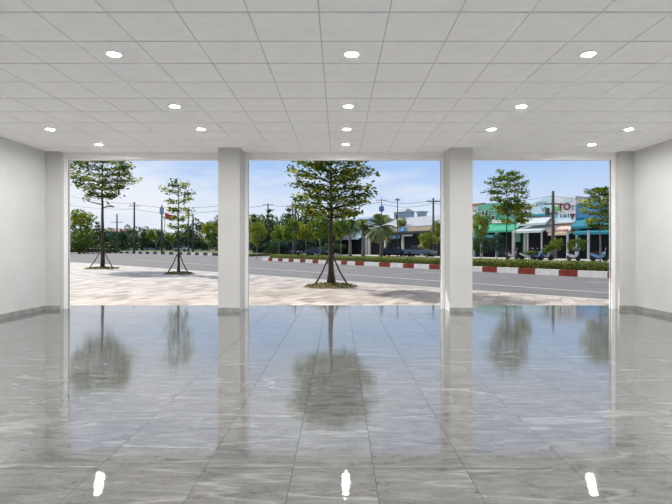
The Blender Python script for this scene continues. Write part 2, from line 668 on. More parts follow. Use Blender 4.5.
# openings: roller-shutter box above, guide rails at the sides
ZB = pz(160.7, YF + .15)
for k, (x0, x1, lb) in enumerate(((-5.74, -2.40, 'left shop opening with white shutter rails'),
                                  (-1.964, 2.20, 'middle shop opening with white shutter rails, the widest'),
                                  (2.648, 5.765, 'right shop opening with white shutter rails'))):
    t = thing('door_%d' % (k + 1), ((x0 + x1) / 2, YF, 0), lb, 'opening', kind='structure')
    hx = (x1 - x0) / 2
    rw = .07 if k == 1 else .08
    MB().box(-hx, hx, 0, .15, ZB, H + .3).build('lintel', M_beam, t, bevel=.004)
    MB().box(-hx, hx, -.012, 0, ZB - .004, ZB + .012).build('edge_strip', M_rail, t)
    for s in (-1, 1):
        a, b = sorted((s * hx, s * (hx - rw)))
        g = MB().box(a, b, .02, .12, 0, ZB).build('guide_rail', M_rail, t, bevel=.004)
        a, b = sorted((s * (hx - rw + .015), s * (hx - rw - .003)))
        MB().box(a, b, .055, .085, 0, ZB).build('slot', M_rail_dark, g)

sl = MB().box(XL - .4, XR + .4, 10.23, 10.7, H, 5.4).build('wall_front', M_wall)
tag(sl, 'outer wall above the shop openings', 'wall', kind='structure')
cn = MB().box(-11.5, 9.0, 10.4, 15.1, 5.4, 5.65).build('added_sun_canopy', M_wall)  # out of view, added to hold direct sun off the floor
tag(cn, 'added unseen canopy slab keeping sun off the shop floor', 'canopy', kind='structure')

# ------------------------------------------------------------------ ceiling lamps
def downlight(x, y, lb):
    t = thing('ceiling_downlight', (x, y, H), lb, 'ceiling light', group='round downlights in the ceiling')
    MB().lathe([(.062, .004), (.064, -.012), (.078, -.009), (.084, .0), (.081, .004)], seg=32).build('trim_ring', M_ring, t, smooth=True)
    MB().lathe([(.063, -.002), (.060, -.005), (.04, -.0065), (.001, -.007)], seg=32).build('diffuser', M_diff, t, smooth=True)
    return t


rows = {4.95: 'the row nearest the camera', 6.77: 'the second row from the camera',
        8.08: 'the third row from the camera', 9.27: 'the row nearest the openings'}
side = {-4.82: 'far left', -4.60: 'far left', -2.30: 'left', .13: 'middle', 2.55: 'right', 4.84: 'far right'}
proto = None
for y, xs in ((4.95, (-2.30, .13, 2.55)), (6.77, (-2.30, .13, 2.55)),
              (8.08, (-4.82, -2.30, .13, 2.55, 4.84)), (9.27, (-4.60, .13, 4.84))):
    for x in xs:
        lb = 'lit round ceiling downlight, %s one of %s' % (side[x], rows[y])
        if proto is None:
            proto = downlight(x, y, lb)
        else:
            copy_thing(proto, (x, y, H), 0, lb)
for y in (-4.6, -2.7, -.8, 1.2, 3.1):  # extra lamps out of view, added to brighten the room
    for x in (-4.82, -2.30, .13, 2.55, 4.84):
        copy_thing(proto, (x, y, H), 0, 'added unseen ceiling downlight brightening the room from its rear part', group='added unseen downlights in the rear part of the room')
for x, y in ((-5.1, 6.77), (5.1, 6.77), (-4.82, 4.95), (4.84, 4.95)):  # more lamps added outside the view for their light
    copy_thing(proto, (x, y, H), 0, 'added unseen ceiling downlight brightening the room beside a side wall', group='added unseen downlights by the side walls')

# ------------------------------------------------------------------ ground outside
def near_edge(x):
    return 18.4 - 1.03 * x


def far_kerb(x):
    return 39.1 - 1.51 * x


def shop_line(x):
    return 95.0 - 1.51 * x


KV = Vector((1, -1.51)).normalized()          # along the road, to the right
KN = Vector((1.51, 1)).normalized()           # away from the camera

g = MB().quad((-420, 10.0, -.06), (300, 10.0, -.06), (300, 700, -.06), (-420, 700, -.06)).build('road', M_asphalt)
tag(g, 'wide grey asphalt road crossing in front of the shop', 'road', kind='structure')
x_r = (18.4 - YSILL) / 1.03
pv = MB().prism([(-60, YSILL), (x_r, YSILL), (-22, near_edge(-22)), (-60, 70)], -.08, -.004).build('plaza_paving', M_pave)
tag(pv, 'beige and brown paved forecourt between the shop and the road', 'paving', kind='structure')
ke = MB().prism([(x_r, YSILL), (x_r + .32, YSILL), (-22 + .2, near_edge(-22) + .25), (-60, 70.4), (-60, 70), (-22, near_edge(-22))], -.08, .004).build('forecourt_edging', M_concrete)
tag(ke, 'pale concrete edging between paved forecourt and road', 'kerb', kind='structure')


def strip(name, fn, x0, x1, wid, z, mat, lb, dash=None):
    mb = MB()
    xs = [(x0, x1)]
    if dash:
        xs = []
        x = x0
        while x < x1:
            xs.append((x, min(x1, x + dash[0])))
            x += dash[0] + dash[1]
    for a, b in xs:
        p, q = Vector((a, fn(a))), Vector((b, fn(b)))
        t = (q - p).normalized()
        nn = Vector((-t.y, t.x)) * wid / 2
        mb.quad((*(p - nn), z), (*(q - nn), z), (*(q + nn), z), (*(p + nn), z))
    o = mb.build(name, mat, fix=False)
    for p_ in o.data.polygons:
        if p_.normal.z < 0:
            p_.flip()
    return tag(o, lb, 'road marking', kind='structure')


strip('lane_line', lambda x: 24.7 - 1.31 * x, -24, 10.5, .14, -.054, M_line, 'thin white lane line along the near carriageway')
strip('road_stripe', lambda x: 33.0 - 1.45 * x, -26, 12, .10, -.055, M_line, 'faint white dashed line nearer the red and white kerb', dash=(1.6, 3.5))

# median: kerb with red and white blocks, grass bed behind
reds = [(.16, .63), (1.23, 1.87), (2.87, 3.56), (4.31, 4.91), (5.68, 6.2), (6.85, 7.4), (7.99, 8.55), (9.28, 9.83), (10.53, 11.05), (11.8, 12.35), (13.1, 13.65), (14.4, 14.95)]
x = .16 - 1.25
while x > -8.0:
    reds.insert(0, (x, x + .55))
    x -= 1.25
XM0, XM1 = -8.2, 15.6
mb = MB()
cuts = sorted({XM0, XM1, *[c for r_ in reds for c in r_]})
NK = KN * .22
for a, b in zip(cuts[:-1], cuts[1:]):
    red = any(abs(a - r0) < 1e-6 for r0, r1 in reds)
    pa, pb = Vector((a, far_kerb(a))), Vector((b, far_kerb(b)))
    mb.prism([tuple(pa), tuple(pb), tuple(pb + NK), tuple(pa + NK)], -.06, .23, 0 if red else 1)
# rounded nose at the left end, white
pa = Vector((XM0, far_kerb(XM0)))
mb.prism([tuple(pa), tuple(pa + NK), tuple(pa + KN * 3.0 - KV * .8), tuple(pa + KN * 3.0 - KV * 1.1), tuple(pa + KN * 1.0 - KV * .9)], -.06, .23, 1)
o = mb.build('median_kerb', [M_kred, M_kwhite])
tag(o, 'long kerb painted in red and white blocks along the median', 'kerb', kind='structure')
pa, pb = Vector((XM0, far_kerb(XM0))) + NK, Vector((XM1, far_kerb(XM1))) + NK
md = MB().prism([tuple(pa), tuple(pb), tuple(pb + KN * 3.0), tuple(pa + KN * 3.0)], -.06, .2).build('median_bed', M_grass)
tag(md, 'grassy median bed behind the red and white kerb', 'planting bed', kind='structure')

# far pavement in front of the shops
pa = Vector((-20, shop_line(-20))) - KN * 6
pb = Vector((44, shop_line(44))) - KN * 6
fp = MB().prism([tuple(pa), tuple(pb), tuple(pb + KN * 40), tuple(pa + KN * 40)], -.06, .06).build('shop_pavement', M_side)
tag(fp, 'pale pavement in front of the shops across the road', 'pavement', kind='structure')

# far-left verge behind a black and white kerb
LK = [(-120, 190), (-60, 126), (-29.5, 94), (-20.7, 82), (-14, 74)]
mb = MB()
for (ax, ay), (bx, by) in zip(LK[:-1], LK[1:]):
    A, B = Vector((ax, ay)), Vector((bx, by))
    n = max(1, int((B - A).length / 2.0))
    t = (B - A).normalized()
    nn = Vector((-t.y, t.x)) * .3
    if nn.y < 0:
        nn = -nn
    for k in range(n):
        p, q = A.lerp(B, k / n), A.lerp(B, (k + 1) / n)
        mb.prism([tuple(p), tuple(q), tuple(q + nn), tuple(p + nn)], -.06, .42, k % 2)
o = mb.build('far_kerb', [M_kblack, M_kwhite])
tag(o, 'low black and white block kerb along the far verge at left', 'kerb', kind='structure')
mb = MB().prism([(x_, y_ + .3) for x_, y_ in LK] + [(10, 200), (10, 520), (-420, 520), (-420, 330)], -.06, .3)
o = mb.build('far_verge', M_grass)
tag(o, 'grass verge under the distant trees at left', 'verge', kind='structure')

# ------------------------------------------------------------------ trees
rng = np.random.default_rng(11)


def leaves_mesh(name, pos, size, mat, flat=.6, hue=None, seed=0):
    """one diamond leaf per point; flat=1 keeps leaves level"""
    g_ = np.random.default_rng(seed)
    n = len(pos)
    pos = np.asarray(pos)
    size = np.broadcast_to(size, (n,)) * g_.uniform(.7, 1.25, n)
    nz = g_.normal(size=(n, 3))
    nz /= np.linalg.norm(nz, axis=1)[:, None]
    nrm = nz * (1 - flat) + np.array([0, 0, 1.0]) * flat
    nrm /= np.linalg.norm(nrm, axis=1)[:, None]
    a = g_.normal(size=(n, 3))
    a -= nrm * np.sum(a * nrm, axis=1)[:, None]
    a /= np.linalg.norm(a, axis=1)[:, None]
    b = np.cross(nrm, a)
    L, W = size[:, None], size[:, None] * .58
    v = np.stack([pos - a * L * .5, pos + b * W * .5 + nrm * L * .06, pos + a * L * .5, pos - b * W * .5 + nrm * L * .06], axis=1).reshape(-1, 3)
    me = bpy.data.meshes.new(name)
    me.vertices.add(n * 4)
    me.vertices.foreach_set('co', v.astype(np.float32).ravel())
    me.loops.add(n * 4)
    me.loops.foreach_set('vertex_index', np.arange(n * 4, dtype=np.int32))
    me.polygons.add(n)
    me.polygons.foreach_set('loop_start', np.arange(0, n * 4, 4, dtype=np.int32))
    me.materials.append(mat)
    me.update(calc_edges=True)
    at = me.attributes.new('hue', 'FLOAT', 'FACE')
    if hue is None:
        hue = g_.uniform(0, 1, n)
    at.data.foreach_set('value', np.asarray(hue, dtype=np.float32))
    return me


def tiered_tree(name, loc, h, clear, prof, label, cat='tree', tiers=8, nbr=6, leaf=.13, per=70, r0=.09, seed=1, mat=None, bark=None, rise=.22, group=None, bare=()):
    """young tree with level branch tiers; prof = [(height share of the crown, radius)]"""
    g_ = random.Random(seed)
    t = thing(name, loc, label, cat, group=group)
    mb = MB()
    n = 9
    bend = [(g_.uniform(-.004, .004) * h, g_.uniform(-.004, .004) * h) for _ in range(n + 1)]
    bend[0] = (0, 0)
    tp = [Vector((bend[i][0], bend[i][1], h * .97 * i / n)) for i in range(n + 1)]
    mb.tube(tp, [max(.012, r0 * (1.15 if i == 0 else 1) * (1 - .86 * i / n)) for i in range(n + 1)], 8)

    def at_trunk(z):
        u = min(max(z / (h * .97), 0), 1) * n
        i = min(int(u), n - 1)
        return tp[i].lerp(tp[i + 1], u - i)

    def radius(s):
        for (a, ra), (b, rb) in zip(prof[:-1], prof[1:]):
            if s <= b:
                return ra + (rb - ra) * (s - a) / (b - a)
        return prof[-1][1]
    pts, hue = [], []
    bm_ = MB()
    for ti in range(tiers):
        s = (ti + .3) / tiers
        z = clear + (h - clear) * s
        rad = radius(s)
        ph = g_.uniform(0, 6.28)
        k_ = max(3, int(nbr * (.7 + .5 * min(1, rad / max(p[1] for p in prof)))))
        for k in range(k_):
            an = ph + 6.283 * k / k_ + g_.uniform(-.3, .3)
            L = rad * g_.uniform(.68, 1.08)
            base = at_trunk(z + g_.uniform(-.05, .05) * h / tiers)
            dr = Vector((math.cos(an), math.sin(an), 0))
            up = rise * g_.uniform(.5, 1.5) * (1 + .8 * s)
            P = [base, base + dr * L * .35 + Vector((0, 0, L * up * .55)), base + dr * L * .7 + Vector((0, 0, L * up * .9)), base + dr * L + Vector((0, 0, L * up))]
            rb = max(.008, r0 * .28 * (1 - .6 * s))
            bm_.tube(P, [rb, rb * .75, rb * .5, rb * .25], 5)
            sd = Vector((-dr.y, dr.x, 0))
            bh = g_.gauss(.56, .2)
            tw = 6
            for q in range(tw):
                u = .34 + .66 * (q + .5) / tw
                c = P[1].lerp(P[3], max(0, (u - .35) / .65))
                for sg in (-1, 1):
                    tl = L * .42 * (1.15 - u * .75) * g_.uniform(.6, 1.2)
                    e_ = c + sd * sg * tl + dr * tl * .6 + Vector((0, 0, g_.uniform(-.02, .06) * L))
                    if q % 2 == 0:
                        bm_.tube([c, e_], [rb * .35, rb * .15], 4, caps=False)
                    m_ = max(2, int(per / tw / 2 * g_.uniform(.5, 1.4)))
                    for _ in range(m_):
                        w = g_.betavariate(2.2, 1.0)
                        p = c.lerp(e_, w) + Vector((g_.gauss(0, leaf * .55), g_.gauss(0, leaf * .55), g_.gauss(leaf * .1, leaf * .38)))
                        pts.append(tuple(p))
                        hue.append(min(1, max(0, bh + g_.gauss(0, .2))))
    # leader tuft
    for _ in range(per // 2):
        p = tp[-1] + Vector((g_.gauss(0, leaf * 1.2), g_.gauss(0, leaf * 1.2), g_.uniform(-.08, .02) * h))
        pts.append(tuple(p)); hue.append(g_.uniform(.2, .9))
    for z, an, L in bare:                      # low bare boughs
        b0 = at_trunk(z)
        dr = Vector((math.cos(an), math.sin(an), 0))
        bm_.tube([b0, b0 + dr * L * .5 + Vector((0, 0, L * .10)), b0 + dr * L + Vector((0, 0, L * .35))], [r0 * .3, r0 * .22, r0 * .1], 5)
        for _ in range(14):
            w = g_.uniform(.6, 1.02)
            pts.append(tuple(b0 + dr * L * w + Vector((g_.gauss(0, leaf * .6), g_.gauss(0, leaf * .6), L * .33 * w + g_.gauss(0, leaf * .3)))))
            hue.append(g_.uniform(.1, .7))
    tr = mb.build('trunk', bark or M_bark, t, smooth=True)
    bm_.build('branches', bark or M_bark, tr, smooth=True)
    link_mesh('foliage', leaves_mesh('foliage', pts, leaf, mat or M_leaf, .55, hue, seed), t)
    return t


def stakes(loc, feet, top, label):
    t = thing('stake_tripod', loc, label, 'tree support', group='wooden stakes propping the young trees')
    for k, (x, y) in enumerate(feet):
        an = math.atan2(y, x)
        MB().tube([(x * 1.03, y * 1.03, -.02), (x * .5, y * .5, top * .5), (.07 * math.cos(an), .07 * math.sin(an), top)], [.03, .028, .026], 7).build('stake', M_stake, t, smooth=True)
    MB().lathe([(.085, top - .07), (.095, top - .05), (.095, top - .01), (.085, top + .01)], seg=12).build('tie', M_wire, t)
    return t


def mound(loc, r, label, seed):
    g_ = np.random.default_rng(seed)
    t = thing('tree_pit', loc, label, 'tree pit', group='earth patches at the tree feet')
    mb = MB()
    ns = 26
    prof = [(1.0, 0.0), (.92, .03), (.6, .065), (.25, .085), (.01, .09)]
    ir = g_.uniform(.88, 1.1, ns)
    vs, fs = [], []
    for rr, hh in prof:
        for k in range(ns):
            a = 2 * math.pi * k / ns
            q = rr * r * (ir[k] if rr > .3 else 1)
            vs.append((q * math.cos(a), q * math.sin(a), hh))
    for i in range(len(prof) - 1):
        for k in range(ns):
            fs.append((i * ns + k, i * ns + (k + 1) % ns, (i + 1) * ns + (k + 1) % ns, (i + 1) * ns + k))
    mb.add(vs, fs)
    mb.build('soil_mound', M_soil, t, smooth=True)
    n = int(620 * r * r)
    ra = r * np.sqrt(g_.uniform(0, 1, n)) * .98
    an = g_.uniform(0, 2 * np.pi, n)
    hz = .09 * (1 - (ra / r) ** 2) + .03
    p = np.stack([ra * np.cos(an), ra * np.sin(an), hz], 1)
    gr = link_mesh('grass_tufts', leaves_mesh('grass_tufts', p, .07, M_tuft, .1, None, seed), t)
    gr['kind'] = 'stuff'
    return t


D1 = gd(286.5)
c1 = (pd(331, D1), D1, 0)
tiered_tree('young_tree', c1, 4.5, 2.15, [(0, .9), (.15, 1.3), (.5, 1.4), (.75, 1.2), (1, .35)],
            'leafy young tree in the middle opening, nearest to the shop', tiers=8, nbr=8, leaf=.15, per=74, r0=.105, seed=3, rise=.16, group='young staked trees on the forecourt')
stakes(c1, [(-.55, -.12), (.58, -.25), (-.14, .35), (.16, -.3)], 1.0, 'four dark stakes propping the tree in the middle opening')
mound(c1, .85, 'round grassy earth patch under the middle tree', 5)

D2 = gd(268.6)
c2 = (pd(102.5, D2), D2, 0)
tiered_tree('young_tree', c2, 7.25, 4.25, [(0, 1.0), (.2, 1.85), (.45, 2.2), (.7, 2.25), (.85, 2.0), (1, .9)],
            'young tree with level tiers of branches at far left of the left opening', tiers=7, nbr=7, leaf=.22, per=66, r0=.13, seed=14, rise=.12, group='young staked trees on the forecourt',
            bare=((3.95, 3.3, 1.2), (3.75, .2, .5)))
stakes(c2, [(-.78, -.1), (.78, -.25), (-.3, .5)], 1.15, 'three dark stakes propping the tree at far left')
mound(c2, 1.0, 'round earth patch under the tree at far left', 6)

D3 = gd(273.8)
c3 = (pd(178.5, D3), D3, 0)
tiered_tree('young_tree', c3, 4.5, 1.7, [(0, .45), (.3, .62), (.6, .62), (.8, .95), (1, .22)],
            'slim small-crowned young tree in the left opening beside the pillar', tiers=7, nbr=5, leaf=.16, per=36, r0=.07, seed=23, group='young staked trees on the forecourt')
stakes(c3, [(-.52, -.1), (.56, -.2), (-.1, .4)], .95, 'three dark stakes propping the slim tree in the left opening')
mound(c3, .72, 'round grassy earth patch under the slim tree', 7)


# distant trees: three crown meshes per colour, re-used
def crown_points(h, clear, r, n, seed, clumps=26, flat=.8):
    g_ = np.random.default_rng(seed)
    cz = (h + clear) / 2
    hz = (h - clear) / 2
    c = g_.normal(size=(clumps, 3))
    c /= np.linalg.norm(c, axis=1)[:, None]
    c *= (g_.uniform(.25, .85, clumps) ** .6)[:, None]
    idx = g_.integers(0, clumps, n)
    d = g_.normal(size=(n, 3))
    d /= np.linalg.norm(d, axis=1)[:, None]
    d *= (g_.uniform(.3, 1, n) ** .4 * .34)[:, None]
    p = c[idx] + d
    p[:, 0:2] *= r * 1.15
    p[:, 2] = cz + p[:, 2] * hz * 1.02
    hue = np.clip(g_.normal(.5, .2, clumps)[idx] + g_.normal(0, .15, n), 0, 1)
    return p, hue


def wood_mesh(h, clear, r, r0, mat, seed):
    g_ = random.Random(seed)
    mb = MB()
    top = clear + (h - clear) * .5
    mb.tube([(0, 0, -.1), (g_.uniform(-.05, .05) * r, 0, clear * .5), (0, g_.uniform(-.05, .05) * r, clear), (0, 0, top)], [r0 * 1.2, r0, r0 * .9, r0 * .4], 7)
    for k in range(5):
        a = 6.28 * k / 5 + g_.uniform(-.4, .4)
        mb.tube([(0, 0, clear * .92), (math.cos(a) * r * .3, math.sin(a) * r * .3, clear + (h - clear) * .25), (math.cos(a) * r * .6, math.sin(a) * r * .6, clear + (h - clear) * .5)], [r0 * .55, r0 * .35, r0 * .15], 5)
    return mb.mesh('trunk', mat, smooth=True)


KINDS = {}
for kn, mat, bark, clear in (('dark', M_leaf_dark, M_bark, .28), ('blue', M_leaf_blue, M_bark, .2), ('yel', M_leaf_yel, M_bark_pale, .42), ('mid', M_leaf, M_bark_pale, .45)):
    KINDS[kn] = []
    for v in range(2):
        sd = hash((kn, v)) % 1000 if False else {'dark': 40, 'blue': 50, 'yel': 60, 'mid': 70}[kn] + v
        p, hu = crown_points(1.0, clear, .5, 1500, sd)
        KINDS[kn].append((leaves_mesh('foliage', p, .075, mat, .35, hu, sd), wood_mesh(1.0, clear, .5, .022, bark, sd)))


def far_tree(kind, px, top, wpx, d, label, v=0, base=0.0, group=None, name='roadside_tree'):
    h = pz(top, d) - base
    w = wpx * d / F
    t = thing(name, (pd(px, d), d, base), label, 'tree', rz=(px * .37) % 6.28, group=group)
    t.scale = (w, w, h)
    fo, wo = KINDS[kind][v % len(KINDS[kind])]
    link_mesh('trunk', wo, t)
    link_mesh('foliage', fo, t)
    return t


GL = 'distant trees along the far verge'
FAR = [
    # kind, px, top, width, d, label
    ('yel', 80, 211, 30, 118, 'tall yellow-green tree at the left edge of the left opening'),
    ('dark', 98, 226, 20, 160, 'dark green tree behind the trunk of the far left tree, on its left'),
    ('blue', 90, 232, 24, 175, 'blue-green tree low behind the yellow-green one'),
    ('dark', 111, 229, 18, 165, 'dark tree just right of the far left trunk'),
    ('blue', 122, 231, 22, 180, 'blue-green tree behind the thin lamp pole'),
    ('dark', 128, 226, 15, 170, 'dark rounded tree left of the grey utility pole'),
    ('dark', 143, 225, 18, 165, 'dark green tree right of the grey utility pole'),
    ('mid', 156, 228, 17, 150, 'light green tree left of the flag pole'),
    ('blue', 167, 231, 20, 180, 'blue-green tree behind the flag pole'),
    ('mid', 173, 232, 14, 150, 'light green low tree behind the slim tree, on its left'),
    ('blue', 186, 227, 16, 180, 'blue-green tree right of the slim tree'),
    ('dark', 196, 220, 20, 160, 'tall dark tree left of the left pillar'),
    ('yel', 209, 223, 18, 140, 'yellow-green tree touching the left pillar'),
    ('dark', 216, 217, 18, 150, 'dark tree partly behind the left pillar'),
    ('dark', 232, 220, 24, 150, 'dark tree hidden behind the left pillar'),
    ('yel', 254, 214, 23, 110, 'yellow-green tree at the left edge of the middle opening'),
    ('dark', 268, 214, 25, 105, 'dark tree behind the pointed conifer'),
    ('dark', 283, 216, 27, 100, 'dark tree right of the pointed conifer'),
    ('blue', 262, 224, 27, 110, 'blue-green tree low in the middle opening at left'),
    ('dark', 299, 209, 27, 98, 'tall dark tree behind the two middle poles'),
    ('blue', 295, 222, 32, 100, 'blue-green tree behind the pale trunks'),
    ('dark', 317, 212, 27, 96, 'dark tree left of the middle tree trunk'),
    ('blue', 320, 224, 29, 98, 'blue-green tree low beside the middle tree trunk'),
    ('dark', 337, 217, 25, 94, 'dark tree right behind the middle tree trunk'),
]
for i, (k, px, top, w_, d, lb) in enumerate(FAR):
    far_tree(k, px, top, w_, d, lb, i, .28 if px < 250 else 0.0, GL)

GU = 'dark understory bushes below the distant trees'
KINDS['bush'] = []
for v, mt in ((0, M_leaf_dark), (1, M_leaf_blue), (2, M_leaf)):
    p, hu = crown_points(1.0, .02, .5, 1500, 90 + v, clumps=34)
    KINDS['bush'].append((leaves_mesh('foliage', p, .085, mt, .3, hu, 90 + v), wood_mesh(1.0, .1, .5, .02, M_bark, 90 + v)))
for i, (a, b, d, top) in enumerate(((70, 235, 195, 236), (246, 345, 112, 231), (250, 345, 90, 240))):
    px = a
    while px < b:
        w_ = R.uniform(15, 22)
        lb = ('low dark bush in the far row behind the black and white kerb', 'tall dark bush in the dim row behind the median trees', 'low dark bush behind the trunks of the median trees')[i]
        t = far_tree('bush', px + w_ / 2, top + R.uniform(-4, 3), w_ * 1.35, d + R.uniform(-3, 3), lb, R.choice((0, 1, 2, 2)) if i == 0 else R.randint(0, 1), .25 if i == 0 else -.05, (GU, 'tall dark bushes behind the median', 'low dark bushes behind the median')[i], 'bush')
        t['category'] = 'bush'
        px += w_ * .8

GM = 'small trees growing on the median'


def median_pos(px, off):
    r_ = (px - VX) / F
    d0 = (39.1 + off * 1.811 / 1.0) / (1 + 1.51 * r_)
    return pd(px, d0), d0


MED = [
    ('yel', 257, 223, 17, 2.0, 'yellow-leaved median tree nearest the left pillar'),
    ('mid', 279, 223, 18, 1.6, 'small median tree with light green crown, second from the left end'),
    ('mid', 293, 219, 20, 1.4, 'median tree with pale trunk below the two poles'),
    ('yel', 306, 221, 17, 1.8, 'yellowish median tree with a dark trunk left of the middle tree'),
    ('mid', 320, 217, 21, 1.5, 'median tree just left of the middle tree trunk'),
    ('mid', 341, 217, 19, 1.6, 'median tree just right of the middle tree trunk'),
]
for i, (k, px, top, w_, off, lb) in enumerate(MED):
    x_, d_ = median_pos(px, off)
    far_tree(k, px, top, w_, d_, lb, i, .2, GM, 'median_tree')

# slender pointed conifers
def conifer(px, top, d, wpx, label, seed):
    h = pz(top, d)
    tiered_tree('conifer', (pd(px, d), d, 0), h, h * .35, [(0, wpx * d / F * .5), (.4, wpx * d / F * .5), (1, .2)], label,
                tiers=6, nbr=4, leaf=.42, per=26, r0=.14, seed=seed, mat=M_leaf_dark, rise=.1, group='pointed conifers above the tree line')


t = far_tree('bush', 79, 230, 34, 113, 'yellow-green bush mass filling in under the tree at the left edge', 2, .28, GU, 'bush')
t['category'] = 'bush'
conifer(269, 208, 92, 11, 'pointed dark conifer rising left of the two poles', 81)
conifer(289, 207, 92, 11, 'pointed dark conifer just left of the two poles', 82)
conifer(254, 213, 96, 8, 'thin dark conifer nearest the left pillar', 83)
conifer(97, 221, 130, 8, 'pointed conifer beside the far left tree trunk', 84)

# broad trees on the right-hand median
x_, d_ = median_pos(507, 1.2)
tiered_tree('median_tree', (x_, d_, .2), 5.25, 3.15, [(0, .9), (.4, 1.2), (.75, .95), (1, .3)],
            'tallest leafy median tree in the right opening, slim brown trunk', tiers=6, nbr=6, leaf=.15, per=84, r0=.055, seed=31, mat=M_leaf, group='trees in the right opening')
x_, d_ = median_pos(515, 2.2)
tiered_tree('median_tree', (x_, d_, .2), 3.55, 2.35, [(0, .9), (.5, 1.15), (1, .5)],
            'lower spreading median tree beside the tallest one, pale trunk', tiers=4, nbr=6, leaf=.16, per=70, r0=.06, seed=32, mat=M_leaf_yel, bark=M_bark_pale, group='trees in the right opening')
x_, d_ = median_pos(600, 1.2)
tiered_tree('median_tree', (x_, d_, .2), 3.9, 1.9, [(0, .55), (.3, .85), (.7, .7), (1, .25)],
            'bushy median tree at the right edge of the right opening', tiers=7, nbr=6, leaf=.14, per=70, r0=.05, seed=33, mat=M_leaf, bark=M_bark_pale, group='trees in the right opening')

# hedge along the median
def hedge(px0, px1, off0, wid, h, n, label, seed, mat=None):
    g_ = np.random.default_rng(seed)
    r0, r1 = (px0 - VX) / F, (px1 - VX) / F
    xa = r0 * 39.1 / (1 + 1.51 * r0)
    xb = r1 * 39.1 / (1 + 1.51 * r1)
    A, B = Vector((xa, far_kerb(xa))) + KN * off0, Vector((xb, far_kerb(xb))) + KN * off0
    L = (B - A).length
    t = thing('clipped_hedge', (*A, .2), label, 'hedge', rz=math.atan2(-1.51, 1))
    u = g_.uniform(0, L, n)
    f = g_.integers(0, 3, n)
    y = np.where(f == 0, 0, np.where(f == 1, g_.uniform(0, wid, n), wid))
    z = np.where(f == 1, h, g_.uniform(0, h, n))
    p = np.stack([u, y, z], 1) + g_.normal(0, .035, (n, 3))
    p[:, 2] = np.maximum(p[:, 2] + .03 * np.sin(u * 2.1), .02)
    MB().box(0, L, .05, wid - .05, 0, h - .05).build('twigs', M_soil, t)
    link_mesh('foliage', leaves_mesh('foliage', p, .10, mat or M_hedge, .3, None, seed), t)
    return t


hedge(265, 700, .5, 1.0, .36, 16000, 'long low clipped hedge on the median behind the kerb', 91)

# ------------------------------------------------------------------ palms
def palm(loc, h, L, label, seed, nf=24):
    g_ = random.Random(seed)
    t = thing('palm_tree', loc, label, 'palm tree', rz=g_.uniform(0, 6), group='palms in front of the shops')
    MB().tube([(0, 0, -.05), (.05, 0, h * .3), (0, .05, h * .65), (0, 0, h)], [.32, .24, .22, .26], 9).build('trunk', M_bark_pale, t, smooth=True)
    for k in range(nf):
        a = 6.283 * k / nf * 2.38
        el = math.radians(g_.uniform(-18, 80))
        dr = Vector((math.cos(a), math.sin(a), 0))
        sd = Vector((-dr.y, dr.x, 0))
        P = []
        for i in range(9):
            u = i / 8
            P.append(Vector((0, 0, h)) + dr * L * u * math.cos(el) * (1 - .12 * u) + Vector((0, 0, L * (u * math.sin(el) - .5 * u * u * math.cos(el * .6)))))
        mb = MB().tube(P, [.05 - .0045 * i for i in range(9)], 4)
        hu = [.3] * len(mb.f)
        for i in range(1, 8):
            for q in range(3):
                c = P[i].lerp(P[i + 1], q / 3)
                tn = (P[i + 1] - P[i]).normalized()
                w = L * .30 * math.sin(math.pi * min(1, (i + q / 3 + .8) / 9)) + .05
                for sg in (-1, 1):
                    tip = c + sd * sg * w + tn * w * .7 - Vector((0, 0, w * .35))
                    b = tn * L * .017
                    mb.quad(c - b, c + b, tip + b * .3, tip - b * .3)
                    hu.append(min(1, max(0, g_.gauss(.5, .25))))
        o = mb.build('frond', M_palm, t, fix=False)
        o.data.attributes.new('hue', 'FLOAT', 'FACE').data.foreach_set('value', hu)
    return t


def at_px(px, d):
    return (pd(px, d), d, .05)


palm(at_px(381, 70), pz(227, 70), 3.0, 'large date palm left of the cream-signed shop', 201)
palm(at_px(363, 72), pz(229, 72), 2.3, 'smaller palm left of the large date palm', 202)
palm(at_px(350, 74), pz(229, 74), 2.3, 'palm nearest the middle tree trunk', 203)

# ------------------------------------------------------------------ shrubs by the shops
def shrub(px, top, wpx, d, kind, label, v=0):
    t = far_tree(kind, px, top, wpx, d, label, v, .06, 'shrubs in front of the shops', 'potted_shrub')
    t['category'] = 'shrub'
    return t


shrub(427, 233, 19, 56, 'yel', 'yellow-green round shrub beside the right side of the middle opening')
shrub(481, 236, 17, 50, 'dark', 'round shrub nearest the right pillar, before the green shop', 1)
shrub(497, 231, 12, 50, 'blue', 'dark upright shrub before the green shop', 0)
shrub(557, 238, 11, 46, 'yel', 'light shrub just right of the thick utility pole', 1)
shrub(577, 239, 17, 46, 'mid', 'wide shrub before the blue shop', 0)
shrub(548, 244, 10, 46, 'mid', 'low shrub just left of the thick utility pole', 1)
shrub(481, 214, 18, 58, 'yel', 'yellow-leaved small tree above the awning at the right pillar', 0)
shrub(402, 216, 9, 80, 'yel', 'yellow-green shrub on the roof edge of the cream-signed shop', 1)
shrub(437, 221, 12, 70, 'yel', 'yellow-green small tree at the right edge of the middle opening', 0)
shrub(531, 250, 14, 48, 'mid', 'low green shrub before the parked motorbikes', 1)

# ------------------------------------------------------------------ shops
SA = math.atan2(-1.51, 1)


def s_of(px, back=0.0):
    r_ = (px - VX) / F
    x_ = r_ * (95.0 + 1.811 * back) / (1 + 1.51 * r_)
    return (x_ - .834 * back) * 1.811


def d_of(px, back=0.0):
    return (95.0 + 1.811 * back) / (1 + 1.51 * (px - VX) / F)


def shop(s0, s1, label, name='shop_building', depth=9.0, back=0.0):
    p = Vector((0, 95.0)) + KV * s0 + KN * back
    t = thing(name, (p.x, p.y, .06), label, 'building', rz=SA)
    t['w'] = s1 - s0
    return t, s1 - s0


